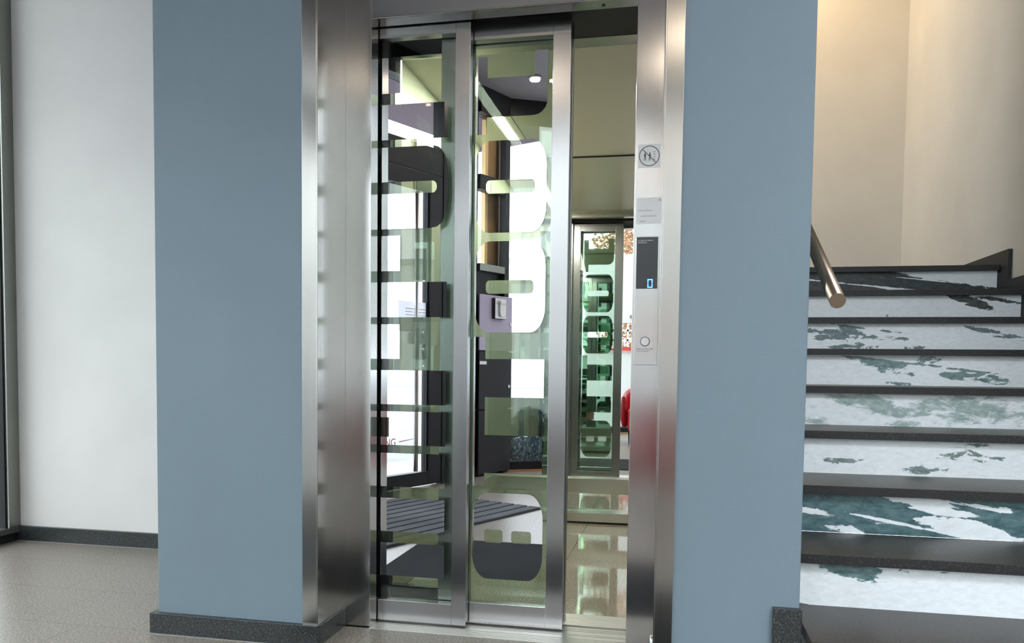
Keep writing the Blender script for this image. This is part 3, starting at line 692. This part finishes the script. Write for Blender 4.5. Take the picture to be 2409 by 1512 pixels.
# ------------------------------------------------------------------ CEILING LAMPS
def downlight(x, y, zc, label, watt, col=(1,.83,.64), group='warm ceiling downlights', R=.05):
    t = thing('ceiling_lamp', (x, y, zc-.03), label, 'lamp', group)
    b = tube(B(), (x,y,zc), (x,y,zc-.02), R, 28); put('housing', b, M['lamp_ring'], t)
    put('diffuser', tube(B(), (x,y,zc-.02), (x,y,zc-.024), R*.76, 28), M['lamp_glass'], t)
    ld = bpy.data.lights.new('lamp_light', 'AREA'); ld.shape = 'DISK'; ld.size = R*1.5; ld.energy = watt; ld.color = col
    lo = bpy.data.objects.new('lamp_light', ld); COL.objects.link(lo); lo.parent = t; lo.location = (0,0,-.002)
    return t
downlight(-1.15, -.89, CEIL, 'warm ceiling downlight nearest the corner post', 6)
downlight(-1.02, -.925, CEIL, 'small warm ceiling downlight beside the larger one at the corner post', 2, R=.026)
downlight(.05, -.9, CEIL, 'warm ceiling downlight behind the camera on the stair side', 6)
downlight(.62, 6.9, 4.9, 'warm ceiling downlight high above the stair landing', 34, (1,.70,.36))

pl = thing('riser_fill_lamp', (2.1, -1.1, 4.84), 'unseen white fill lamp added over the high part of the lobby to light the stairs', 'lamp')  # added fill lamp, brightens the stair risers
put('housing', box(B(), 1.0, 3.2, -2.0, -.2, 4.85, 4.90), M['lamp_ring'], pl)
put('diffuser', box(B(), 1.03, 3.17, -1.97, -.23, 4.842, 4.85), mat_emit('riser_fill_glow', (.92,.96,1,1), 2.0), pl)
ld = bpy.data.lights.new('riser_fill_light', 'AREA'); ld.shape = 'RECTANGLE'; ld.size = 2.1; ld.size_y = 1.7; ld.energy = 255; ld.color = (.90,.95,1)
lo = bpy.data.objects.new('riser_fill_light', ld); COL.objects.link(lo); lo.parent = pl; lo.location = (0,0,-.002)

# ------------------------------------------------------------------ OUTDOORS
put('ground', box(B(), -60, 30, -60, 3.8, -.14, -.07), M['asphalt'], origin=(0,0,-.1), label='grey asphalt forecourt outside the entrance', category='ground', **S)
put('paving', prism(B(), [F1(-4,.06,0)[:2], F1(-4,1.36,0)[:2], F1(1.75,1.36,0)[:2], F1(1.3,.06,0)[:2]], lambda a,b,d:(a,b,d), -.07, -.02), M['paver'], label='pale paving strip outside the entrance door', category='paving', **S)
put('canopy', fbox(F1, -4.2, 1.88, .13, .85, 3.02, 3.24), M['mauve'], label='mauve canopy soffit above the outside of the entrance', category='canopy')
hb = thing('hall_building', (-15, -34.5, -.07), 'long white hall building across the forecourt', 'building')
put('wall', box(B(), -60, 12, -37, -33.9, -.07, 5.9), M['hall'], hb)
put('roof_edge', box(B(), -60.1, 12.1, -37.1, -33.8, 5.9, 6.15), M['hall_trim'], hb)
put('plinth', box(B(), -60, 12, -33.9, -33.86, -.07, .5), M['hall_trim'], hb)
def bush(s, n, r, h, mat, label, cnt=4000, z0=-.07):
    random.seed(int(s*1000)+5); c = Vector(F2(s, n, 0)); b = B()
    for i in range(cnt):
        while True:
            p = Vector((random.uniform(-1,1), random.uniform(-1,1), random.uniform(-1,1)))
            if .3 < p.length < 1: break
        p = Vector((p.x*r, p.y*r, z0+h*.5+p.z*h*.5)); d = Vector((random.uniform(-1,1), random.uniform(-1,1), random.uniform(-.4,1))).normalized()
        e = d.orthogonal().normalized(); L = random.uniform(.013,.026)
        b.faces.new([b.verts.new(c+p+q) for q in (-d*L, e*L*.45, d*L, -e*L*.45)])
    o = put('bush', b, mat, label=label, category='bush', group='low bushes outside the glass back wall')
    st_ = B(); tube(st_, c+Vector((0,0,z0)), c+Vector((0,0,z0+h*.6)), .012, 8); put('stem', st_, M['bark'], o)
bush(.02, .42, .20, .52, M['leaf_green'], 'green brown bush nearest the corner post')
bush(.38, .40, .22, .62, M['leaf_blue'], 'blue green bush between the green and the autumn bush', 5000)
bush(.74, .48, .18, .60, M['leaf_autumn'], 'orange autumn bush right of the blue green bush')
put('planting_bed', fbox(F2, -.2, 5.7, .085, .95, -.07, .03), M['soil'], label='narrow soil bed along the glass back wall', category='planting bed')
sn = thing('garden_screen', (-.4, -4.0, -.07), 'white board screen with open lattice outside the back wall', 'screen')
put('board', box(B(), -1.15, .55, -4.05, -4.0, 1.66, 2.78), M['white_paint'], sn)
put('lower_board', box(B(), -1.15, .55, -4.05, -4.0, -.07, 1.20), M['white_paint'], sn)
bm = B()
for x in (-1.15,-.92,-.69,-.46,-.23,0,.25,.52): box(bm, x, x+.03, -4.04, -4.01, 1.20, 1.66)
for z in (1.36,1.52): box(bm, -1.15, .55, -4.04, -4.01, z, z+.03)
put('lattice', bm, M['white_paint'], sn)
put('knob', tube(B(), (-.39,-4.0,1.76), (-.39,-3.97,1.76), .03, 16), M['alu'], sn)
put('red_marker', prism(B(), [(-1.1,1.205),(.2,1.20),(.2,1.32)], lambda a,b,d:(a,d,b), -3.985, -3.96), M['red_paint'], label='red wedge on the white garden screen', category='marker')
def tree(x, y, h, r, mat, label, seed, cnt=9000):
    random.seed(seed); t = thing('tree', (x, y, -.07), label, 'tree', 'autumn trees behind the garden screen')
    b = B(); tube(b, (x,y,-.07), (x,y,h*.55), .09, 10); put('trunk', b, M['bark'], t)
    b = B()
    for i in range(cnt):
        while True:
            p = Vector((random.uniform(-1,1), random.uniform(-1,1), random.uniform(-1,1)))
            if p.length < 1: break
        p = Vector((x+p.x*r, y+p.y*r, h*.6+p.z*h*.45)); d = Vector((random.uniform(-1,1), random.uniform(-1,1), random.uniform(-1,1))).normalized()
        e = d.orthogonal().normalized(); L = random.uniform(.03,.055)
        b.faces.new([b.verts.new(p+q) for q in (-d*L, e*L*.5, d*L, -e*L*.5)])
    put('foliage', b, mat, t)
tree(-.30, -6.4, 4.6, .95, M['leaf_autumn'], 'orange autumn tree behind the garden screen', 11)
tree(2.2, -6.6, 4.9, 1.2, M['leaf_green'], 'green tree behind the garden screen', 12)

# ------------------------------------------------------------------ WORLD
w = bpy.data.worlds.new('overcast_sky'); SC.world = w; w.use_nodes = True
bg = w.node_tree.nodes['Background']; bg.inputs[0].default_value = (.90,.96,1.0,1); bg.inputs[1].default_value = 5.5

# ------------------------------------------------------------------ CAMERA
cam = bpy.data.cameras.new('camera'); co = bpy.data.objects.new('camera', cam); COL.objects.link(co); SC.camera = co
yaw, pitch, roll = math.radians(12.341), math.radians(3.035), math.radians(.627)
c, s = math.cos(yaw), math.sin(yaw)
right = Vector((c, s, 0)); fwd = Vector((-s, c, 0)); up = Vector((0,0,1))
fw = fwd*math.cos(pitch) - up*math.sin(pitch); u2 = up*math.cos(pitch) + fwd*math.sin(pitch)
rr = right*math.cos(roll) + u2*math.sin(roll); uu = u2*math.cos(roll) - right*math.sin(roll)
mw = Matrix.Identity(4)
for i in range(3): mw[i][0] = rr[i]; mw[i][1] = uu[i]; mw[i][2] = -fw[i]
mw[0][3], mw[1][3], mw[2][3] = 0, 0, .9174
co.matrix_world = mw
cam.sensor_width = 36; cam.sensor_fit = 'HORIZONTAL'; cam.lens = 36*1963.36/2409
cam.shift_x = (1204.5-1164.02)/2409; cam.shift_y = (966.28-756)/2409
cam.clip_start = .02; cam.clip_end = 200

# ------------------------------------------------------------------ RENDER SETTINGS THE SCRIPT MAY SET
vs = SC.view_settings
vs.view_transform = 'Standard'; vs.look = 'None'; vs.gamma = 1; vs.exposure = 0.0; vs.use_curve_mapping = False
cy = SC.cycles
cy.use_denoising = True
cy.max_bounces = 14; cy.diffuse_bounces = 6; cy.glossy_bounces = 10; cy.transmission_bounces = 8; cy.transparent_max_bounces = 32
cy.sample_clamp_indirect = 8.0; cy.caustics_reflective = True; cy.blur_glossy = 0.3
